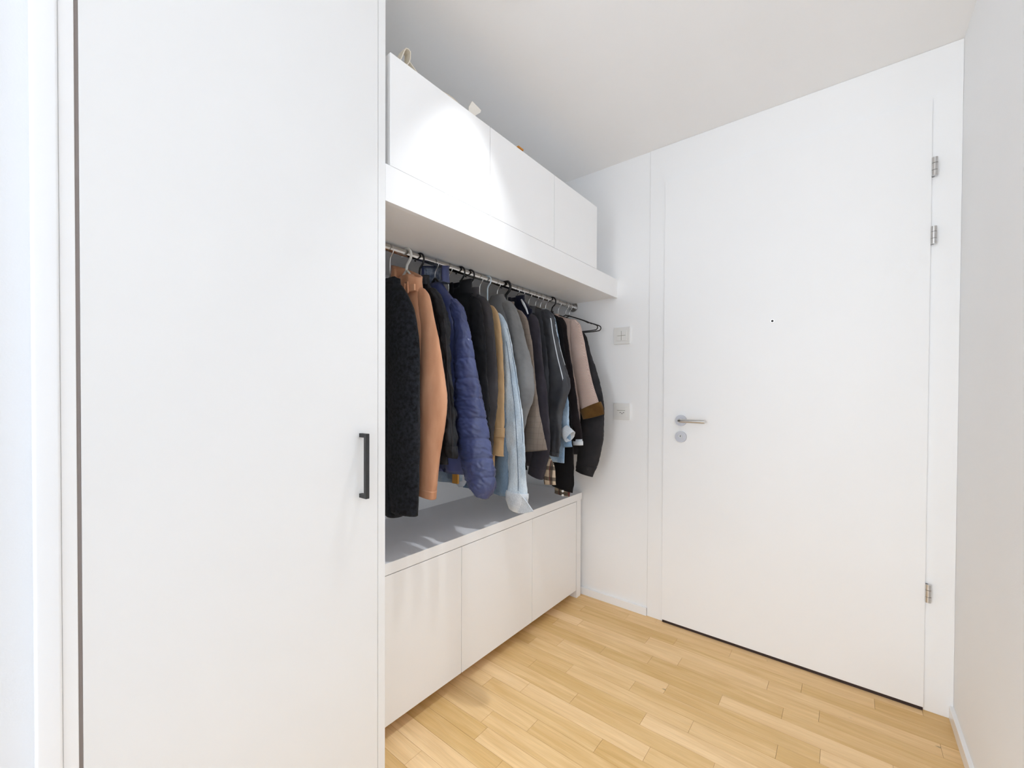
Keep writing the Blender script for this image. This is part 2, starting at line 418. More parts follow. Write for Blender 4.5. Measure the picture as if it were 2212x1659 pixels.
# hinges
for z0, z1 in ((1.918, 1.983), (1.678, 1.740), (.399, .463)):
    hg = bpy.data.objects.new('hinge', None); col.objects.link(hg); hg.parent = dr
    hx, hy, rr = DX1+.0075, YD-.0185, .0083
    hh = (z1-z0)
    segs = ((0, .30), (.32, .68), (.70, 1.0))
    for s0, s1 in segs:
        bm = cyl(lp(hx, hy, z0+hh*s0), lp(hx, hy, z0+hh*s1), rr, 24)
        weld_smooth(link('knuckle', bm, M['steel'], hg, smooth=True))
    link('pin', cyl(lp(hx, hy, z0+hh*.02), lp(hx, hy, z0+hh*.98), rr*.8, 16), M['dark'], hg, smooth=True)
    link('hinge_leaf', boxbm(DX1-.0005-off[0], hx-off[0], hy+.002-off[1], YD-.0055-off[1], z0, z1), M['steel'], hg)

# ---------------------------------------------------------------- switch and socket
def plate(name, x0, z0, label, cat):
    t = empty(name, (x0+.0445, YD, z0+.0445), label, cat); q = t.location
    box('cover_plate', (x0, x0+.089, YD-.0095, YD-.0003, z0, z0+.089), M['switch'], t, bev=.0014, off=q)
    return t, q
t, q = plate('light_switch', -.987, 1.407, 'square white wall switch with a plus-shaped groove, upper of the two plates', 'switch')
cx_, cz_ = q[0], q[2]
for sx_ in (-1, 1):
    for sz_ in (-1, 1):
        x0, x1 = sorted((cx_+sx_*.0010, cx_+sx_*.0275)); z0, z1 = sorted((cz_+sz_*.0010, cz_+sz_*.0275))
        box('rocker', (x0, x1, YD-.0125, YD-.0096, z0, z1), M['switch'], t, bev=.0006, off=q)
box('plus_groove', (cx_-.022, cx_+.022, YD-.0128, YD-.0096, cz_-.0014, cz_+.0014), M['groove'], t, off=q)
box('plus_groove', (cx_-.0014, cx_+.0014, YD-.0128, YD-.0096, cz_-.024, cz_+.024), M['groove'], t, off=q)
t, q = plate('wall_socket', -.984, 1.003, 'square white wall plate with rocker above a three-hole socket, lower plate', 'socket')
cx_, cz_ = q[0], q[2]
box('rocker', (cx_-.026, cx_+.026, YD-.0130, YD-.0096, cz_+.0075, cz_+.027), M['switch'], t, bev=.0008, off=q)
box('groove', (cx_-.026, cx_+.020, YD-.0100, YD-.0092, cz_+.0045, cz_+.0073), M['groove'], t, off=q)
box('socket_face', (cx_-.026, cx_+.026, YD-.0115, YD-.0096, cz_-.027, cz_+.0043), M['switch'], t, bev=.0006, off=q)
for dx, dz in ((-.0095, -.006), (.0002, -.010), (.0095, -.006)):
    o = link('pin_hole', cyl((dx+.003, -.0122, dz+.0006), (dx+.003, -.0114, dz+.0006), .0024, 14), M['dark'], t)
o = link('recess_outline', boxbm(-.004, .010, -.0120, -.0114, -.0148, -.0138), M['groove'], t)

# ---------------------------------------------------------------- wardrobe
t = empty('wardrobe', (SD, .382, 0), 'tall plain white wardrobe with a black bar handle, beside the coat niche', 'wardrobe'); q = t.location
box('side_panel', (XB+.002, SD-.0002, .6475, .6690, 0.0005, C-.002), M['wardrobe'], t, bev=.0005, off=q)
box('carcass', (XB+.002, SD-.022, .0960, .6470, .0005, C-.002), M['wardrobe'], t, off=q)
d = box('door', (SD-.020, SD-.0002, .0949, .6462, .004, C-.006), M['wardrobe'], t, bev=.0008, off=q)
box('gap_shade', (SD-.020, SD-.003, .0900, .0948, .0005, C-.002), M['gap_shade_light'], t, off=q)  # solid strip coloured as the shade of the open gap
hb = bmesh.new()
y0, y1, xo = .5915, .6015, .031
boxbm(SD+xo-.010-q[0], SD+xo-q[0], y0-q[1], y1-q[1], .8735, 1.0375, hb)
b1 = boxbm(SD-q[0], SD+xo-.010-q[0], y0-q[1], y1-q[1], 1.0275, 1.0375)
b2 = boxbm(SD-q[0], SD+xo-.010-q[0], y0-q[1], y1-q[1], .8735, .8835)
h = link('handle', hb, M['black_metal'], d, bev=.0008)
h['label'] = 'slim black square bar handle'
link('handle_foot', b1, M['black_metal'], d, bev=.0006); link('handle_foot', b2, M['black_metal'], d, bev=.0006)

# ---------------------------------------------------------------- upper shelf box
SZB, SZT = 1.6564, 1.7550
t = empty('wall_shelf', (SD-.3, 1.39, SZB), 'deep white box shelf across the niche under the wall cabinets', 'shelf'); q = t.location
box('fascia', (SD-.018, SD, .6695, YD-.0008, SZB, SZT), M['lacquer'], t, bev=.0008, off=q)
box('bottom_board', (XB+.001, SD-.0185, .6695, 1.8045, SZB+.004, SZB+.020), M['lacquer'], t, off=q)
box('bottom_board', (XB+.001, SD-.0185, 1.8060, YD-.0008, SZB+.004, SZB+.020), M['lacquer'], t, off=q)
box('top_board', (XB+.001, SD-.0185, .6695, YD-.0008, SZT-.018, SZT), M['lacquer'], t, off=q)

# ---------------------------------------------------------------- wall cabinets
CT = 2.0596
ys = (.6830, 1.0894, 1.4959, 1.8812)
labs = ('white wall cabinet directly beside the tall wardrobe, cloth bag on top',
        'middle one of the three white wall cabinets on the shelf',
        'white wall cabinet nearest the entrance door, end of the row')
for i in range(3):
    a, b_ = ys[i], ys[i+1]
    t = empty('wall_cabinet', (SD-.17, (a+b_)/2, SZT), labs[i], 'cabinet', 'handleless cabinets in a row on the shelf'); q = t.location
    box('carcass', (SD-.34, SD-.0205, a+.0015, b_-.0008, SZT+.0005, CT-.0015), M['lacquer'], t, bev=.0005, off=q)
    box('cabinet_door', (SD-.0195, SD-.0005, a+.0014, b_-.0014, SZT+.0016, CT), M['lacquer'], t, bev=.0009, off=q)

# ---------------------------------------------------------------- bench cabinet
BT, BB = .5835, .047
t = empty('bench_cabinet', (BD-.21, 1.39, 0), 'low white bench cabinet with three flat doors and grey top', 'cabinet'); q = t.location
BE0, BE1 = 2.0395, 2.0990
tp = box('top', (XB+.001, BD-.006, .6695, BE1-.006, BT-.030, BT-.0005), M['bench_top'], t, off=q); tp['label'] = 'grey top board'
box('front_edge', (BD-.0055, BD, .6695, BE1, BT-.0385, BT), M['lacquer'], t, bev=.0008, off=q)
box('side_edge', (XB+.001, BD-.0058, BE1-.0055, BE1, BT-.0385, BT), M['lacquer'], t, off=q)
box('recess_rail', (BD-.030, BD-.0185, .6695, BE0, BT-.060, BT-.0395), M['lacquer'], t, off=q)
box('end_panel', (XB+.001, BD-.0015, BE0+.008, BE1-.008, .0005, BT-.039), M['lacquer'], t, bev=.0006, off=q)
box('carcass', (XB+.001, BD-.0195, .6695, BE0+.0075, .0600, BT-.060), M['lacquer'], t, off=q)
box('back_foot', (XB+.02, XB+.05, .69, 2.0, .0005, .0595), M['lacquer'], t, off=q)
dy = (.6720, 1.1515, 1.6225, 2.0380)
for i in range(3):
    box('cabinet_door', (BD-.0185, BD-.0003, dy[i]+.0013, dy[i+1]-.0013, BB, BT-.0415), M['lacquer'], t, bev=.0008, off=q)

# ---------------------------------------------------------------- clothes rod
RX, RZ, RR = -1.24, 1.640, .0125
t = empty('clothes_rail', (RX, 1.39, RZ), 'chromed clothes rail under the deep shelf', 'rail')
o = link('rod', cyl((0, .6695-1.39, 0), (0, YD-1.39-.0005, 0), RR, 36), M['chrome'], t, smooth=True); weld_smooth(o)
for ye, s in ((YD, -1), (.6692, 1)):
    bm = cyl((0, ye-1.39+s*.0006, 0), (0, ye-1.39+s*.005, 0), .027, 32)
    weld_smooth(link('flange', bm, M['steel'], t, smooth=True))
    bm = cyl((0, ye-1.39+s*.005, 0), (0, ye-1.39+s*.018, 0), .0165, 32)
    weld_smooth(link('socket_ring', bm, M['steel'], t, smooth=True))
    
# ---------------------------------------------------------------- ceiling lamp (just above the frame)
t = empty('ceiling_lamp', (LAMP_XY[0], LAMP_XY[1], C), 'small round ceiling spotlight in front of the coat niche', 'lamp')
weld_smooth(link('lamp_housing', cyl((0, 0, -.0005), (0, 0, -.020), .055, 40), M['trim'], t, smooth=True))
weld_smooth(link('diffuser', cyl((0, 0, -.0201), (0, 0, -.0225), .046, 40), M['glow'], t, smooth=True))
l = bpy.data.lights.new('spot_light', 'AREA'); l.shape = 'DISK'; l.size = .055; l.energy = 1.9; l.color = (.92, .96, 1); l.spread = R(66)
o = bpy.data.objects.new('spot_light', l); col.objects.link(o); o.location = (0, 0, -.025); o.parent = t
# ---------------------------------------------------------------- garments
# name: (rail position y, collar height, hem height, [(sleeve centre x, z, half width) from shoulder to cuff])
GARMENTS = {
    'boucle': (0.872, 1.541, 0.72, [(-1.2569, 1.5388, 0.0371), (-1.2248, 1.4922, 0.059), (-1.196, 1.4299, 0.0736), (-1.1805, 1.3641, 0.0773), (-1.1715, 1.2794, 0.0802), (-1.1673, 1.0615, 0.0812), (-1.1682, 0.9054, 0.0802), (-1.1655, 0.812, 0.0758), (-1.1654, 0.7386, 0.0714)]),
    'suede': (0.942, 1.585, 0.894, [(-1.1656, 1.5066, 0.0306), (-1.1493, 1.4754, 0.0314), (-1.137, 1.4339, 0.0333), (-1.1234, 1.377, 0.0362), (-1.1136, 1.3131, 0.0444), (-1.105, 1.234, 0.0537), (-1.0988, 1.1397, 0.0629), (-1.1009, 1.0611, 0.063), (-1.1126, 0.9658, 0.0572), (-1.1232, 0.8855, 0.0523), (-1.1303, 0.8207, 0.0505), (-1.1339, 0.7866, 0.0495)]),
    'leather': (1.0, 1.578, 0.893, [(-1.1815, 1.5206, 0.0295), (-1.1538, 1.4866, 0.0312), (-1.1304, 1.4425, 0.0296), (-1.1132, 1.3836, 0.0294), (-1.0986, 1.2854, 0.0249), (-1.0935, 1.1883, 0.0249), (-1.085, 1.1238, 0.0258), (-1.0753, 1.0277, 0.0277), (-1.0692, 0.9479, 0.0286), (-1.0726, 0.9203, 0.0256)]),
    'navyquilt': (1.075, 1.611, 0.849, [(-1.1465, 1.4908, 0.0306), (-1.1243, 1.4539, 0.0324), (-1.1072, 1.4098, 0.0341), (-1.0951, 1.3582, 0.0403), (-1.0816, 1.2571, 0.0515), (-1.066, 1.1568, 0.0604), (-1.0494, 1.0578, 0.066), (-1.0319, 0.96, 0.0684), (-1.0113, 0.8802, 0.0655), (-0.9934, 0.8175, 0.0567), (-0.9943, 0.7785, 0.0279)]),
    'denimold': (1.145, 1.511, 0.789, [(-1.2001, 1.4657, 0.0276), (-1.1908, 1.4106, 0.0286), (-1.1709, 1.2297, 0.0295), (-1.1778, 1.0501, 0.0319), (-1.1977, 0.8678, 0.0369), (-1.2027, 0.8016, 0.037)]),
    'blackpuff': (1.21, 1.585, 0.886, [(-1.1756, 1.5283, 0.0299), (-1.155, 1.4796, 0.0342), (-1.1472, 1.4148, 0.0363), (-1.1289, 1.2314, 0.0337), (-1.1047, 1.0503, 0.0255), (-1.0956, 0.9426, 0.0221)]),
    'charcoal': (1.265, 1.578, 0.858, [(-1.1816, 1.5392, 0.0305), (-1.1621, 1.4988, 0.0337), (-1.1517, 1.4506, 0.0381), (-1.1438, 1.3843, 0.0402), (-1.1358, 1.2902, 0.0423), (-1.1277, 1.1779, 0.0399), (-1.1273, 1.0846, 0.0354), (-1.1293, 0.991, 0.024), (-1.1276, 0.8976, 0.016)]),
    'camel': (1.325, 1.527, 0.769, [(-1.1802, 1.5111, 0.0257), (-1.1671, 1.4804, 0.0279), (-1.154, 1.4307, 0.03), (-1.1409, 1.3525, 0.0275), (-1.1314, 1.2368, 0.0261), (-1.1296, 1.1216, 0.0297), (-1.134, 1.0061, 0.0322), (-1.1375, 0.9287, 0.0334), (-1.1411, 0.884, 0.0347)]),
    'paledenim': (1.375, 1.504, 0.707, [(-1.1833, 1.488, 0.0247), (-1.1674, 1.4584, 0.0245), (-1.1452, 1.3971, 0.0278), (-1.1282, 1.3173, 0.0311), (-1.1099, 1.1995, 0.0379), (-1.0931, 1.0829, 0.0435), (-1.0838, 0.9671, 0.0467), (-1.0758, 0.8517, 0.0466), (-1.0729, 0.7747, 0.0465), (-1.0763, 0.7162, 0.0525), (-1.081, 0.6767, 0.0409), (-1.0882, 0.6501, 0.0223)]),
    'greyover': (1.44, 1.597, 0.98, [(-1.1934, 1.5525, 0.037), (-1.164, 1.5079, 0.034), (-1.1416, 1.4547, 0.0348), (-1.1246, 1.3827, 0.0404), (-1.1025, 1.2811, 0.0506), (-1.0869, 1.1811, 0.0548), (-1.084, 1.1214, 0.0477), (-1.0937, 1.0615, 0.0316), (-1.102, 0.9811, 0.0165)]),
    'checkbrown': (1.5, 1.568, 0.914, [(-1.1695, 1.518, 0.0297), (-1.1389, 1.4523, 0.028), (-1.1176, 1.3474, 0.0301), (-1.0989, 1.2029, 0.0298), (-1.0881, 1.0802, 0.0344), (-1.0749, 0.9787, 0.0459), (-1.0619, 0.8902, 0.0573)]),
    'navycoat': (1.58, 1.603, 0.805, [(-1.1526, 1.5071, 0.0325), (-1.1418, 1.4631, 0.0348), (-1.1322, 1.3981, 0.0359), (-1.1185, 1.2907, 0.0331), (-1.102, 1.1417, 0.0378), (-1.087, 0.9939, 0.0387), (-1.0902, 0.8879, 0.0424), (-1.1065, 0.8225, 0.044), (-1.1231, 0.7586, 0.0408)]),
    'plaidshirt': (1.622, 1.565, 0.818, [(-1.1995, 1.4745, 0.0298), (-1.1817, 1.2521, 0.0296), (-1.1614, 1.0317, 0.0372), (-1.1498, 0.9005, 0.037), (-1.1044, 0.8283, 0.0386), (-1.0783, 0.7902, 0.0354), (-1.0689, 0.7205, 0.0315)]),
    'track': (1.68, 1.578, 0.898, [(-1.1484, 1.5483, 0.0337), (-1.1253, 1.4968, 0.0346), (-1.1143, 1.4294, 0.0369), (-1.0926, 1.3179, 0.0466), (-1.0633, 1.1857, 0.0607), (-1.0667, 1.1203, 0.0521), (-1.0804, 1.0324, 0.0363), (-1.0809, 0.9226, 0.0326), (-1.087, 0.845, 0.0239)]),
    'midblue': (1.738, 1.574, 0.806, [(-1.1603, 1.543, 0.0238), (-1.1354, 1.4834, 0.0209), (-1.1186, 1.3913, 0.0207), (-1.0899, 1.2545, 0.0191), (-1.064, 1.0977, 0.0201), (-1.0607, 0.9974, 0.0201), (-1.058, 0.9752, 0.0251), (-1.0471, 0.8846, 0.0249)]),
    'blackshirt': (1.782, 1.575, 0.791, [(-1.145, 1.5133, 0.0296), (-1.1278, 1.3962, 0.0294), (-1.1104, 1.2113, 0.0344), (-1.0998, 1.0276, 0.0461), (-1.0947, 0.8672, 0.0552), (-1.0938, 0.7294, 0.0578), (-1.1042, 0.6681, 0.0582)]),
    'brownblack': (1.828, 1.577, 0.795, [(-1.1578, 1.5329, 0.0299), (-1.1409, 1.484, 0.0296), (-1.1293, 1.4008, 0.0295), (-1.1052, 1.2592, 0.0304), (-1.0746, 1.0962, 0.0273), (-1.0499, 0.9586, 0.027), (-1.0429, 0.8854, 0.0256)]),
    'hounds': (1.888, 1.572, 0.884, [(-1.1183, 1.5253, 0.033), (-1.1003, 1.4878, 0.034), (-1.0875, 1.4037, 0.0429), (-1.072, 1.3081, 0.049), (-1.0487, 1.2132, 0.0498), (-1.0205, 1.1196, 0.0503), (-0.9953, 1.0342, 0.0534)]),
    'lastblack': (1.952, 1.557, 0.823, [(-1.1095, 1.4725, 0.0293), (-1.0897, 1.4101, 0.0317), (-1.0699, 1.3121, 0.0419), (-1.0448, 1.191, 0.0569), (-1.0293, 1.0713, 0.068), (-1.0323, 0.9275, 0.0695), (-1.0555, 0.8051, 0.0599), (-1.074, 0.7231, 0.0447)]),
}


def cr_interp(rows, n):
    """resample polyline rows (x, z, r) evenly in z with smooth (Catmull-Rom) curves"""
    P = [Vector(r_) for r_ in rows]
    P = [P[0]*2-P[1]]+P+[P[-1]*2-P[-2]]
    dense = []
    for i in range(1, len(P)-2):
        for s in range(16):
            u = s/16
            a, b_, c_, d_ = P[i-1], P[i], P[i+1], P[i+2]
            dense.append(.5*((2*b_)+(c_-a)*u+(2*a-5*b_+4*c_-d_)*u*u+(3*b_-a-3*c_+d_)*u**3))
    dense.append(P[-2])
    acc = [0]
    for i in range(1, len(dense)): acc.append(acc[-1]+(dense[i]-dense[i-1]).length)
    out = []; j = 0
    for k in range(n):
        s = acc[-1]*k/(n-1)
        while j < len(acc)-2 and acc[j+1] < s: j += 1
        u = (s-acc[j])/max(1e-9, acc[j+1]-acc[j])
        out.append(dense[j].lerp(dense[j+1], min(1, max(0, u))))
    return out

STYLE = {  # fold amplitude, quilting, crease
 'navyquilt': dict(fold=.05, quilt=.070, crease=.0030), 'boucle': dict(fold=.025, crease=.0012),
 'suede': dict(fold=.03, crease=.0012), 'track': dict(fold=.09, crease=.004), 'paledenim': dict(fold=.07, crease=.003),
 'greyover': dict(fold=.05, crease=.003), 'lastblack': dict(fold=.06, crease=.003), 'leather': dict(fold=.12, crease=.0075),
 'blackpuff': dict(fold=.05, crease=.004), 'charcoal': dict(fold=.05, crease=.0025), 'hounds': dict(fold=.03, crease=.001),
 'midblue': dict(fold=.1, crease=.003),
}
KS = .5
KSD = dict(plaidshirt=.25, track=.42, midblue=.42, blackshirt=.3, brownblack=.35, boucle=.42, suede=.45, camel=.42, paledenim=.42)
CURRENT = ['']; CURZ = [0]
def sleeve_mesh(rows, mirror, style, seed, ky=None, z_from=None, z_to=None, grow=1.0, open_end=True, rings_n=96):
    ky = ky or KSD.get(CURRENT[0], KS)
    if style.get('quilt'): rings_n = 240
    pts = cr_interp(rows, rings_n)
    n = 64 if style.get('quilt') else 36; rings = []
    fold = style.get('fold', .05); cre = style.get('crease', .002); q = style.get('quilt', 0)
    ztop, zend = pts[0].y, pts[-1].y
    sel = []
    for p_ in pts:
        x, z, r_ = p_
        if z_from is not None and z > z_from: continue
        if z_to is not None and z < z_to: continue
        sel.append(p_)
    for i, p_ in enumerate(sel):
        x, z, r_ = p_
        r0 = r_*grow
        top = min(1, (ztop-z)/.035+.0) if z_from is None else 1
        rr = r0*(.45+.55*math.sqrt(max(0, min(1, top))))
        if z_from is None and i == 0: rr = r0*.35
        b0, b1 = sel[max(0, i-6)], sel[min(len(sel)-1, i+6)]
        dz_ = min(-1e-4, b1.y-b0.y)
        tl = max(-.5, min(.6, -(b1.x-b0.x)/dz_))
        if z_from != 9:
            tl *= max(0, min(1, 1-(z-zend)/(.28*(ztop-zend))))
        ring = []
        for k in range(n):
            a = 2*math.pi*k/n
            ca, sa = math.cos(a), math.sin(a)
            d = 1+fold*math.sin(3*a+seed+z*9)*.6+fold*.7*math.sin(5*a-z*17+seed*2)
            if q:
                ph = ((z+.006*math.sin(a+seed))/q) % 1; d *= 1.0+.035*math.sin(math.pi*ph)-.05*math.exp(-(min(ph, 1-ph)/.055)**2)
            nz = noise.noise(Vector((ca*1.3+seed*3, sa*1.3, z*22)))
            nz2 = noise.noise(Vector((ca*2.2-seed, sa*2.2+z*30, z*34)))
            add = cre*(nz*1.1+abs(nz2)*1.2-.35)
            if q:
                lo = min(1, max(0, (1.25-z)/.35))
                cr1 = 1-abs(noise.noise(Vector((ca*2.4+z*20+seed, sa*2.4, z*30))))*6
                cr2 = 1-abs(noise.noise(Vector((ca*3.2-z*26, sa*3.2+4, z*44))))*6
                add += (.0008+.0020*lo)*max(0, cr1)+(.0006+.0010*lo)*max(0, cr2)-.0010*noise.noise(Vector((ca*6, sa*6, z*80)))
            X = (rr*d+add)*ca; Y = (rr*ky*d+add)*sa
            xx = x-RX+X
            zt_ = (z if not mirror else CURZ[0]-(CURZ[0]-z)*.93)-RZ+tl*(X if abs(X) < .08 else math.copysign(.08, X))
            ring.append(Vector((-xx if mirror else xx, Y, zt_)))
        rings.append(ring)
    if open_end:   # turn the cuff inwards so that it reads as an opening
        last = rings[-1]; cen = sum(last, Vector())/n
        rings.append([cen+(v-cen)*.90+Vector((0, 0, .0015)) for v in last])
        rings.append([cen+(v-cen)*.84+Vector((0, 0, .030)) for v in last])
    return loft(rings)
def body_mesh(name, zt, hz, rows, style, seed, th):
    sh_x = max(abs(rows[0][0]-RX)+rows[0][2]*.35, .05)
    zs = rows[0][1]-.004
    pts = cr_interp(rows, 40)
    def hw(z):
        if z >= zs:
            u = min(1, (zt-z)/max(.01, zt-zs)); return .034+(sh_x-.034)*(u**1.15)
        best = min(pts, key=lambda p_: abs(p_.y-z))
        w = (best.x-RX)-best.z*.35
        k = min(1, (zs-z)/.12)
        return sh_x*(1-k)+max(.06, min(w, .175))*k
    n = 48; rings = []
    cre = style.get('crease', .002); q = style.get('quilt', 0)
    N_ = 54
    zz = [zt-(zt-hz)*(i/(N_-1)) for i in range(N_)]
    for i, z in enumerate(zz):
        w = hw(z); ring = []
        t_ = th*min(1, .55+(zt-z)/.12*.45)
        for k in range(n):
            a = 2*math.pi*k/n; ca, sa = math.cos(a), math.sin(a)
            X = w*math.copysign(abs(ca)**.8, ca)
            Y = t_*math.copysign(abs(sa)**.75, sa)
            dz = max(0, (zs-z))
            Y += (.007*math.sin(X*42+seed)+.004*math.sin(X*75+seed*3+z*6))*min(1, dz/.3)*abs(sa)
            Y += cre*noise.noise(Vector((X*20, seed+sa, z*14)))*1.6
            if q: Y *= .90+.12*math.sin(math.pi*((z/q) % 1))**.5
            ring.append(Vector((X, Y, z-RZ)))
        rings.append(ring)
    last = rings[-1]; cen = sum(last, Vector())/n
    rings.append([cen+(v-cen)*.95+Vector((0, 0, .001)) for v in last])
    rings.append([cen+(v-cen)*.90+Vector((0, 0, .02)) for v in last])
    return loft(rings)
def collar_mesh(zt, h_, w, th, lean=.0, seed=0, gap=20, tilt=0, inner=.84):
    """a standing collar: an open band round the neck with thickness"""
    bm = bmesh.new(); n = 26; outer = []
    for k in range(n+1):
        a = R(-90+gap)+R(360-2*gap)*k/n
        ca, sa = math.cos(a), math.sin(a)
        dip = .30*h_*(.5+.5*math.cos(a-R(-90)))
        rows = []
        for (rr, zz) in ((1.12, -.020), (1.04, h_*.4), (1.0+lean, h_-dip), (inner+.02+lean, h_-dip-.002), (inner, h_*.3), (inner+.02, -.015)):
            rows.append(bm.verts.new((w*rr*ca, th*rr*sa, zt-RZ+zz-tilt*w*rr*ca)))
        outer.append(rows)
    for k in range(n):
        for j in range(5):
            bm.faces.new((outer[k][j], outer[k+1][j], outer[k+1][j+1], outer[k][j+1]))
    for e in (outer[0], outer[-1]): bm.faces.new(e)
    return bm
def strip_on(rows, side_ang, z0, z1, width, mirror=False, lift=.0015, ky=None, n=40):
    """a flat tape running down the sleeve surface at a given angle"""
    ky = ky or KSD.get(CURRENT[0], KS)
    pts = [p_ for p_ in cr_interp(rows, 120) if z1 <= p_.y <= z0]
    bm = bmesh.new(); prev = None
    for p_ in pts:
        x, z, r_ = p_
        vs = []
        for da in (-width/r_, width/r_):
            for lf in (0, lift):
                a = side_ang+da
                vs.append(bm.verts.new((x-RX+(r_*1.05+lf)*math.cos(a), (r_*1.05*ky+lf)*math.sin(a), z-RZ)))
        if prev:
            for i, j in ((0, 1), (1, 3), (3, 2), (2, 0)):
                bm.faces.new((prev[i], prev[j], vs[j], vs[i]))
        prev = vs
    return bm

def hook(parent, mat, rad, R_=.0205, drop=.075, bulge=1.0):
    """question-mark hook resting on top of the rail"""
    cz = RR+rad-R_
    pts = []
    stem_top = Vector((.004, 0, cz-R_*1.05))
    pts += [Vector((0, 0, -drop)), Vector((0, 0, cz-R_-.018)), Vector((.003, 0, cz-R_-.006))]
    for i in range(15):
        a = R(-58+ (178+58)*i/14)
        pts.append(Vector((R_*math.cos(a)*bulge, 0, cz+R_*math.sin(a))))
    o = link('hook', tube(pts, rad, 10), mat, parent, smooth=True); return o
def arms(parent, mat, zc, half, slope, rad, flat=1.0, bar=True, tip=True):
    pts = []
    for i in range(25):
        u = -1+2*i/24
        pts.append(Vector((u*half, 0, zc-slope*abs(u)**1.25)))
    bm = tube(pts, rad, 10)
    o = link('shoulder_arms', bm, mat, parent, smooth=True)
    return o
def loop_hanger(parent, mat, zc, half, slope, rad):
    """slim velvet hanger: sloping arms, rounded ends and a lower bar as one closed loop, with strap notches"""
    pts = [Vector((0, 0, zc))]
    right = []
    for i in range(1, 13):
        u = i/12
        notch = -.006*math.exp(-((u-.72)/.045)**2)
        right.append(Vector((u*half*.93, 0, zc-slope*u**1.1+notch)))
    ex, ez = right[-1].x, right[-1].z
    for i in range(1, 8):
        a = R(70-160*i/8)
        right.append(Vector((ex-.004+.016*math.cos(a), 0, ez-.014+.014*math.sin(a))))
    bz = ez-.029
    right.append(Vector((ex-.03, 0, bz)))
    left = [Vector((-v.x, 0, v.z)) for v in reversed(right)]
    o = link('shoulder_arms', tube(pts+right+[Vector((0, 0, bz))]+left+[Vector((0, 0, zc))], rad, 8), mat, parent, smooth=True)
    return o

INFO = {
 'boucle': ('cardigan', 'black boucle knit cardigan, first garment beside the wardrobe', 'cardigan', 'wire'),
 'suede': ('coat', 'tan suede coat with a buckled collar tab on the rail', 'coat', 'white'),
 'leather': ('jacket', 'washed black denim jacket between the tan coat and the navy one', 'jacket', 'black'),
 'navyquilt': ('jacket', 'shiny navy quilted jacket with patterned grey lining in the collar', 'jacket', 'wirehook'),
 'denimold': ('jacket', 'faded denim jacket mostly hidden, its frayed hem below the navy jacket', 'jacket', 'wireblack'),
 'blackpuff': ('jacket', 'black padded jacket with high collar right behind the navy quilted one', 'jacket', 'black'),
 'charcoal': ('coat', 'charcoal twill coat hanging next to the camel sleeve', 'coat', 'black'),
 'camel': ('trench_coat', 'camel trench coat with a strap round the cuff', 'coat', 'wire'),
 'paledenim': ('denim_jacket', 'bleached pale blue denim jacket with the lowest-hanging pale sleeve', 'jacket', 'blue'),
 'greyover': ('overshirt', 'slate grey overshirt with a bent sleeve, behind the pale denim', 'shirt', 'wire'),
 'checkbrown': ('blazer', 'brown grey checked blazer mostly hidden behind the grey overshirt', 'blazer', 'thick'),
 'navycoat': ('coat', 'dark aubergine grey coat with a navy collar and white tag', 'coat', 'wire'),
 'plaidshirt': ('flannel_shirt', 'beige and black plaid shirt, only its cuff showing low down', 'shirt', 'wire'),
 'track': ('track_jacket', 'graphite track jacket with white piping along the sleeve', 'jacket', 'wire'),
 'midblue': ('denim_jacket', 'light blue denim jacket with a rolled white cuff near the rail end', 'jacket', 'wire'),
 'blackshirt': ('shirt', 'jet black shirt with a plaid buttoned cuff facing, hanging low', 'shirt', 'wire'),
 'brownblack': ('coat', 'brown black wool coat with a striped cuff edge, left of the houndstooth coat', 'coat', 'wire'),
 'hounds': ('coat', 'rose grey houndstooth coat with a brown turned-back cuff', 'coat', 'black'),
 'lastblack': ('coat', 'black cotton coat hanging last, nearest the light switch', 'coat', 'wire'),
}
HL = {
 'boucle': 'wire hanger inside the black boucle cardigan', 'suede': 'milky white plastic hanger with a thick hook holding the tan coat',
 'leather': 'black plastic hanger inside the washed black denim jacket', 'navyquilt': 'thin black hanger holding the navy quilted jacket',
 'denimold': 'black hanger with silver hook in front of the black padded jacket', 'blackpuff': 'black plastic hanger holding the black padded jacket, left of two black hooks',
 'charcoal': 'black plastic hanger holding the charcoal coat, right of two black hooks', 'camel': 'silver hook hanger holding the camel trench coat',
 'paledenim': 'pale blue plastic hanger holding the bleached denim jacket', 'greyover': 'silver hook hanger holding the grey overshirt',
 'checkbrown': 'thick black plastic hanger holding the checked blazer', 'navycoat': 'silver hook hanger holding the coat with the navy collar',
 'plaidshirt': 'silver hook hanger holding the hidden plaid shirt', 'track': 'silver hook hanger holding the track jacket with white piping',
 'midblue': 'silver hook hanger holding the light blue denim jacket', 'blackshirt': 'silver hook hanger holding the jet black shirt',
 'brownblack': 'silver hook hanger holding the brown black coat', 'hounds': 'black plastic hook hanger holding the houndstooth coat',
 'lastblack': 'silver hook hanger holding the last black coat'}
GR = 'garments hanging on the rail'
seed = 0
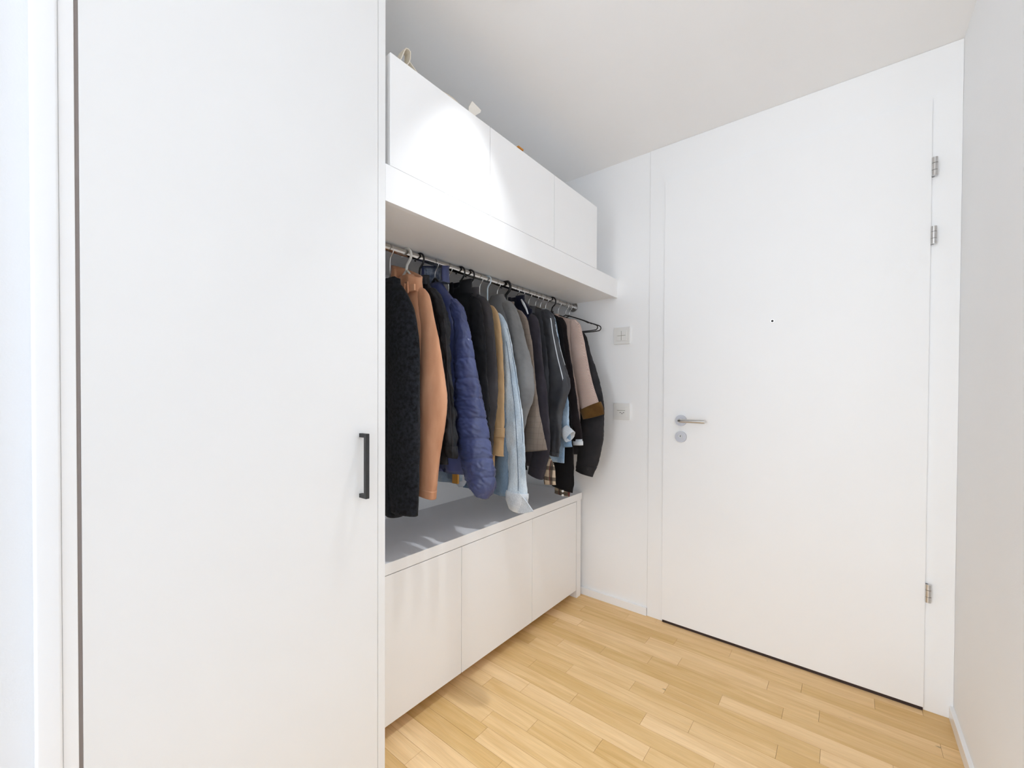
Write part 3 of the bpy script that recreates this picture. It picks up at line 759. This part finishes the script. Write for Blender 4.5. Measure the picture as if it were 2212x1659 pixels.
for key, (gy, zt, hz, rows) in GARMENTS.items():
    seed += 1.37; CURRENT[0] = key; CURZ[0] = rows[0][1]
    nm, lab, cat, hk = INFO[key]
    mat = FAB[key]; sty = STYLE.get(key, {})
    t = empty(nm, (RX, gy, RZ), lab, cat, GR)
    th = {'navyquilt': .030, 'lastblack': .032, 'suede': .026, 'boucle': .030, 'hounds': .026, 'plaidshirt': .010, 'blackshirt': .012, 'midblue': .014, 'brownblack': .014, 'camel': .016, 'paledenim': .018, 'charcoal': .018, 'track': .020}.get(key, .020)
    low = {'paledenim': .0}.get(key, 0)
    link('body', body_mesh(key, zt-{'navyquilt': .050, 'suede': .024}.get(key, .012), hz, rows, sty, seed, th), FAB['paledenim_shade'] if key == 'paledenim' else mat, t, smooth=True)
    s0 = link('sleeve', sleeve_mesh(rows, False, sty, seed), mat, t, smooth=True)
    s1 = link('sleeve', sleeve_mesh(rows, True, sty, seed+.8), mat, t, smooth=True)
    chh = {'suede': .036, 'blackpuff': .045, 'navyquilt': .050, 'charcoal': .03, 'navycoat': .03, 'greyover': .016}.get(key, .018)
    cmat = {'navyquilt': FAB['navyquilt'], 'navycoat': FAB['navyknit']}.get(key, mat)
    cw = {'suede': .076, 'blackpuff': .058, 'navyquilt': .064}.get(key, .045)
    kw = {'suede': dict(tilt=.45, gap=25), 'navyquilt': dict(gap=64, tilt=.18), 'boucle': dict(gap=40)}.get(key, {})
    cy_ = {'navyquilt': .036, 'suede': .030}.get(key, .026)
    if key not in ('boucle', 'greyover'): link('collar', collar_mesh(zt-.024-{'suede': .014}.get(key, 0), chh, cw, cy_, .06, seed, **kw), cmat, t, smooth=True)
    xe, ze, re = rows[-1]
    # individual details
    def cuff(z_from, gmat, grow=1.05, both=True, name='cuff', label=None):
        for mir in ((False, True) if both else (False,)):
            o = link(name, sleeve_mesh(rows, mir, sty, seed+(.8 if mir else 0), z_from=z_from, grow=grow, rings_n=160), gmat, t, smooth=True)
            if label: o['label'] = label
    if key == 'suede':
        cuff(ze+.030, mat, 1.03)
        # collar tab with buckle
        bk = link('collar_tab', boxbm(.040, .094, -.040, -.034, -.152, -.130), FAB['suede'], t, bev=.0015)
        for xx in (.050,):
            pts = [Vector((xx, -.044, -.122)), Vector((xx+.014, -.044, -.120)), Vector((xx+.017, -.044, -.157)), Vector((xx+.002, -.044, -.161)), Vector((xx-.003, -.044, -.140)), Vector((xx, -.044, -.122))]
            link('buckle', tube(pts, .003, 8), FAB['tanthread'], t, smooth=True)
    if key == 'leather':
        cuff(ze+.040, mat, 1.12)
        link('sleeve_seam', strip_on(rows, R(-45), 1.40, ze+.03, .0012), FAB['charcoal'], t)
    if key == 'navyquilt':
        o = link('lining', collar_mesh(zt-.024, .044, .0590, .033, .06, seed, gap=66, inner=.80, tilt=.18), FAB['lining'], t, smooth=True); o['label'] = 'grey blue patterned lining inside the collar'
    if key == 'camel':
        cuff(ze+.004, mat, 1.04)
        for mir in (False, True):
            link('cuff_strap', sleeve_mesh(rows, mir, {'fold': 0, 'crease': 0}, seed, z_from=1.000, z_to=.958, grow=1.12, open_end=False, rings_n=200), mat, t, smooth=True)
            sg = -1 if mir else 1
        weld_smooth(link('buckle', boxbm(.078, .084, -.020, -.012, .966-RZ, .996-RZ), FAB['mustard'], t))
    if key == 'paledenim':
        for mir in (False, True):
            o = link('cuff', sleeve_mesh(rows, mir, sty, seed, z_from=.735, grow=1.12, rings_n=160), FAB['whitedenim'], t, smooth=True)
        link('sleeve_seam', strip_on(rows, R(-62), 1.36, .74, .0011), FAB['darkdenim'], t)
        link('sleeve_seam', strip_on(rows, R(-20), 1.42, .90, .0009), FAB['darkdenim'], t)
        # open cuff flap
        bm = bmesh.new()
        P = [(.175, -.012, .760), (.205, -.020, .735), (.245, -.018, .700), (.270, -.012, .668), (.235, -.010, .655), (.190, -.008, .645)]
        top = [bm.verts.new((x-.010, y, z-RZ)) for x, y, z in P]; bot = [bm.verts.new((x-.010, y+.006, z-RZ)) for x, y, z in P]
        bm.faces.new(top); bm.faces.new(bot[::-1])
        for i in range(6): bm.faces.new((top[i], top[(i+1) % 6], bot[(i+1) % 6], bot[i]))
        link('cuff_flap', bm, FAB['whitedenim'], t, bev=.001)
        # shaded part of the jacket body, painted as a darker strip
        link('shade_strip', strip_on([(rows[k][0]-.055, rows[k][1], .03) for k in range(len(rows)-2)], R(-60), 1.25, .72, .012), FAB['darkdenim'], t)
    if key == 'hounds':
        o_ = [(rows[-2][0]+(rows[-1][0]-rows[-2][0])*k/2, rows[-2][1]+(rows[-1][1]-rows[-2][1])*k/2, rows[-1][2]) for k in range(1, 2)]
        rw = [(rows[-1][0]-.012, rows[-1][1]+.045, rows[-1][2]*.98), (rows[-1][0]-.002, rows[-1][1]+.02, rows[-1][2]), (rows[-1][0]+.006, rows[-1][1]-.008, rows[-1][2]*.98)]
        for mir in (False, True):
            o = link('cuff', sleeve_mesh(rw, mir, {'fold': .02, 'crease': .001}, seed, z_from=9, grow=1.1, rings_n=20), FAB['brownlining'], t, smooth=True)
            o['label'] = 'brown velvet turned-back cuff'
    if key == 'track':
        o = link('piping', strip_on(rows, R(-50), 1.50, 1.15, .0025), FAB['whitetape'], t); o['label'] = 'white piping'
        o = link('piping', strip_on(rows, R(0), 1.47, 1.27, .0016), FAB['whitetape'], t); o['label'] = 'white piping'
        cuff(ze+.020, mat, 1.06)
    if key == 'navycoat':
        # navy knitted shawl collar with a white tag
        o = link('shawl_collar', body_mesh(key, zt-.006, 1.47, [(r_[0]-.006, r_[1]+.03, r_[2]) for r_ in rows], {'crease': .002}, seed, th+.008), FAB['navyknit'], t, smooth=True)
        o['label'] = 'navy knitted shawl collar'
        bm = tube([Vector((.052, -.028, -.062)), Vector((.068, -.031, -.085)), Vector((.085, -.033, -.112)), Vector((.094, -.033, -.135))], [.0035, .006, .0045, .003], 8)
        o = link('tag', bm, FAB['whitetape'], t, smooth=True); o['label'] = 'white tag at the collar'
        cuff(ze+.05, mat, 1.04)
    if key == 'midblue':
        for sg in (1, -1):
            ax = Vector((.044*sg, -.012, -.036)); p0 = Vector(((-1.062-RX)*sg, -.012, .972-RZ))
            t1 = ax.normalized(); n1 = t1.cross(Vector((0, 1, 0))).normalized(); n2 = t1.cross(n1)
            prof = [(0, .019), (.10, .026), (.5, .030), (.95, .034), (1.0, .033), (.97, .030), (.55, .027), (.1, .022)]
            rings = []
            for u, rr in prof:
                ring = []
                for k in range(30):
                    a = 2*math.pi*k/30
                    w_ = 1+.07*math.sin(3*a+1)+.05*math.sin(7*a+u*5)
                    ring.append(p0+ax*u+n1*math.cos(a)*rr*w_+n2*math.sin(a)*rr*.72*w_)
                rings.append(ring)
            o = link('cuff', loft(rings, (False, True)), FAB['whitedenim'], t, smooth=True)
            o['label'] = 'white turned-up cuff'
    if key == 'blackshirt':
        rw = [(rows[-1][0]+.004, rows[-1][1]+.03, .044), (rows[-1][0]+.002, rows[-1][1], .044), (rows[-1][0], rows[-1][1]-.030, .043)]
        for mir in (False, True):
            o = link('cuff', sleeve_mesh(rw, mir, {'fold': .02, 'crease': .001}, seed, z_from=9, grow=1., rings_n=16), FAB['cuffplaid'], t, smooth=True)
        for zc in (-.004, -.024):
            weld_smooth(link('button', cyl((rows[-1][0]-RX+.020, -.024, rows[-1][1]-RZ+zc), (rows[-1][0]-RX+.021, -.0275, rows[-1][1]-RZ+zc), .0055, 16), M['switch'], t, smooth=True))
    if key == 'brownblack':
        o = link('cuff_edge', sleeve_mesh(rows, False, {'fold': .02, 'crease': .001}, seed, z_from=ze+.022, grow=1.16, rings_n=160), FAB['whitetape'], t, smooth=True)
    if key == 'denimold':
        link('patch', boxbm(.055, .085, -.030, -.022, .795-RZ, .85-RZ), FAB['mustard'], t, bev=.002)
    if key == 'lastblack':
        cuff(ze+.055, mat, 1.05)
        for dx in (.030,):
            weld_smooth(link('button', cyl((rows[-1][0]-RX+dx, -.022, ze+.03-RZ), (rows[-1][0]-RX+dx, -.026, ze+.03-RZ), .0055, 16), M['black_plastic'], t, smooth=True))
    if key in ('checkbrown',):
        for zb in (1.16, 1.10):
            weld_smooth(link('button', cyl((.10, -.028, zb-RZ), (.10, -.033, zb-RZ), .007, 16), M['black_plastic'], t, smooth=True))
    # hanger
    hmat = {'wire': M['nickel'], 'wirehook': M['nickel'], 'wireblack': M['nickel'], 'white': M['white_plastic'], 'black': M['black_plastic'], 'blue': M['blue_plastic'], 'thick': M['black_plastic']}[hk]
    amat = {'wire': M['black_plastic'], 'wirehook': M['black_plastic'], 'wireblack': M['black_plastic']}.get(hk, hmat)
    hr = {'wire': .0015, 'wirehook': .0015, 'wireblack': .0015, 'white': .0048, 'black': .0036, 'blue': .003, 'thick': .0062}[hk]
    g = empty('hanger', (RX, gy, RZ), HL[key], 'hanger', 'hangers on the rail')
    rr_ = {'white': .026, 'thick': .028, 'black': .025}.get(hk, .0205)
    zc = min(zt-.004, RZ-.060)-RZ
    hook(g, hmat, hr, rr_, drop=-zc)
    half = max(.05, abs(rows[0][0]-RX)-.008)
    arms(g, amat, zc, half, max(.02, (zt-rows[0][1])*.95), .0042 if hk != 'thick' else .007)
for gy, lb in ((2.030, 'slim black hanger with silver hook, empty, second from the door wall'), (2.068, 'slim black hanger with silver hook, empty, closest to the door wall')):
    g = empty('hanger', (RX, gy, RZ), lb, 'hanger', 'hangers on the rail')
    hook(g, M['nickel'], .0015, .0205, drop=.058)
    loop_hanger(g, M['black_plastic'], -.058, .20, .072, .0028)

# ---------------------------------------------------------------- things on top of the wall cabinets
def ribbon(path, width, thick, axis=(0, 0, 1)):
    bm = bmesh.new(); prev = None; pts = [Vector(p_) for p_ in path]
    for i, p_ in enumerate(pts):
        t_ = (pts[min(i+1, len(pts)-1)]-pts[max(0, i-1)]).normalized()
        w_ = Vector(axis); nrm = t_.cross(w_).normalized()
        vs = [bm.verts.new(p_+w_*width*a+nrm*thick*b_) for a, b_ in ((-.5, -.5), (.5, -.5), (.5, .5), (-.5, .5))]
        if prev:
            for j in range(4): bm.faces.new((prev[j], prev[(j+1) % 4], vs[(j+1) % 4], vs[j]))
        else: bm.faces.new(vs[::-1])
        prev = vs
    bm.faces.new(prev); return bm
t = empty('tote_bag', (-1.10, .760, CT), 'beige canvas bag on the first wall cabinet, its handle loop sticking up', 'bag')
rings = []
for z, hx, hy in ((0, .10, .060), (.008, .105, .064), (.018, .10, .060), (.022, .08, .045)):
    ring = []
    for k in range(28):
        a = 2*math.pi*k/28; ca, sa = math.cos(a), math.sin(a)
        ring.append(Vector((hx*math.copysign(abs(ca)**.6, ca)-.02, hy*math.copysign(abs(sa)**.6, sa), z+.003*noise.noise(Vector((ca*3, sa*3, z*40)))*(z > 0)+.0005)))
    rings.append(ring)
link('bag_body', loft(rings), M['cotton'], t, smooth=True)
loop = [(.092, -.030, .010), (.098, -.024, .030), (.100, -.018, .048), (.100, -.012, .058), (.100, -.004, .061), (.100, .003, .058), (.098, .004, .040), (.096, .000, .026), (.090, -.008, .014)]
link('bag_handle', ribbon(loop, .026, .0028, (1, 0, 0)), M['cotton'], t)
strap = [(.098, .002, .034), (.098, .016, .026), (.098, .030, .018), (.096, .045, .010)]
link('bag_handle', ribbon(strap, .020, .0028, (1, 0, 0)), M['cotton'], t)
t = empty('paper_bag', (-1.07, .965, CT), 'folded cream paper bag with an upturned flap, lying on the first wall cabinet', 'bag')
rings = []
for i in range(17):
    u = i/16; y = -.10+.175*u
    h_ = .012+.032*math.sin(math.pi*min(1, .15+u*.75))**1.3
    rings.append([Vector((-.09, y, .0005)), Vector((.060, y, .0005)), Vector((.066, y, h_*.7)), Vector((.056, y, h_)), Vector((-.02, y, h_*1.02)), Vector((-.09, y, h_*.5))])
link('bag_body', loft(rings), M['cotton'], t, smooth=False)
fl = bmesh.new()
P = [(.067, .050, .012), (.067, .078, .026), (.070, .104, .050), (.070, .108, .060), (.068, .066, .070), (.067, .052, .044)]
a_ = [fl.verts.new(p_) for p_ in P]; b2_ = [fl.verts.new((p_[0]-.0025, p_[1], p_[2])) for p_ in P]
fl.faces.new(a_); fl.faces.new(b2_[::-1])
for i in range(6): fl.faces.new((a_[i], a_[(i+1) % 6], b2_[(i+1) % 6], b2_[i]))
link('flap', fl, M['paper'], t)
t = empty('small_box', (-1.03, 1.298, CT), 'small orange cardboard box, only a corner showing above the middle cabinet', 'box')
link('box_body', boxbm(-.05, .03, -.014, .014, .0005, .028), M['orange'], t, bev=.001)
link('box_lid', boxbm(-.052, .032, -.016, .016, .0285, .035), M['orange'], t, bev=.001)
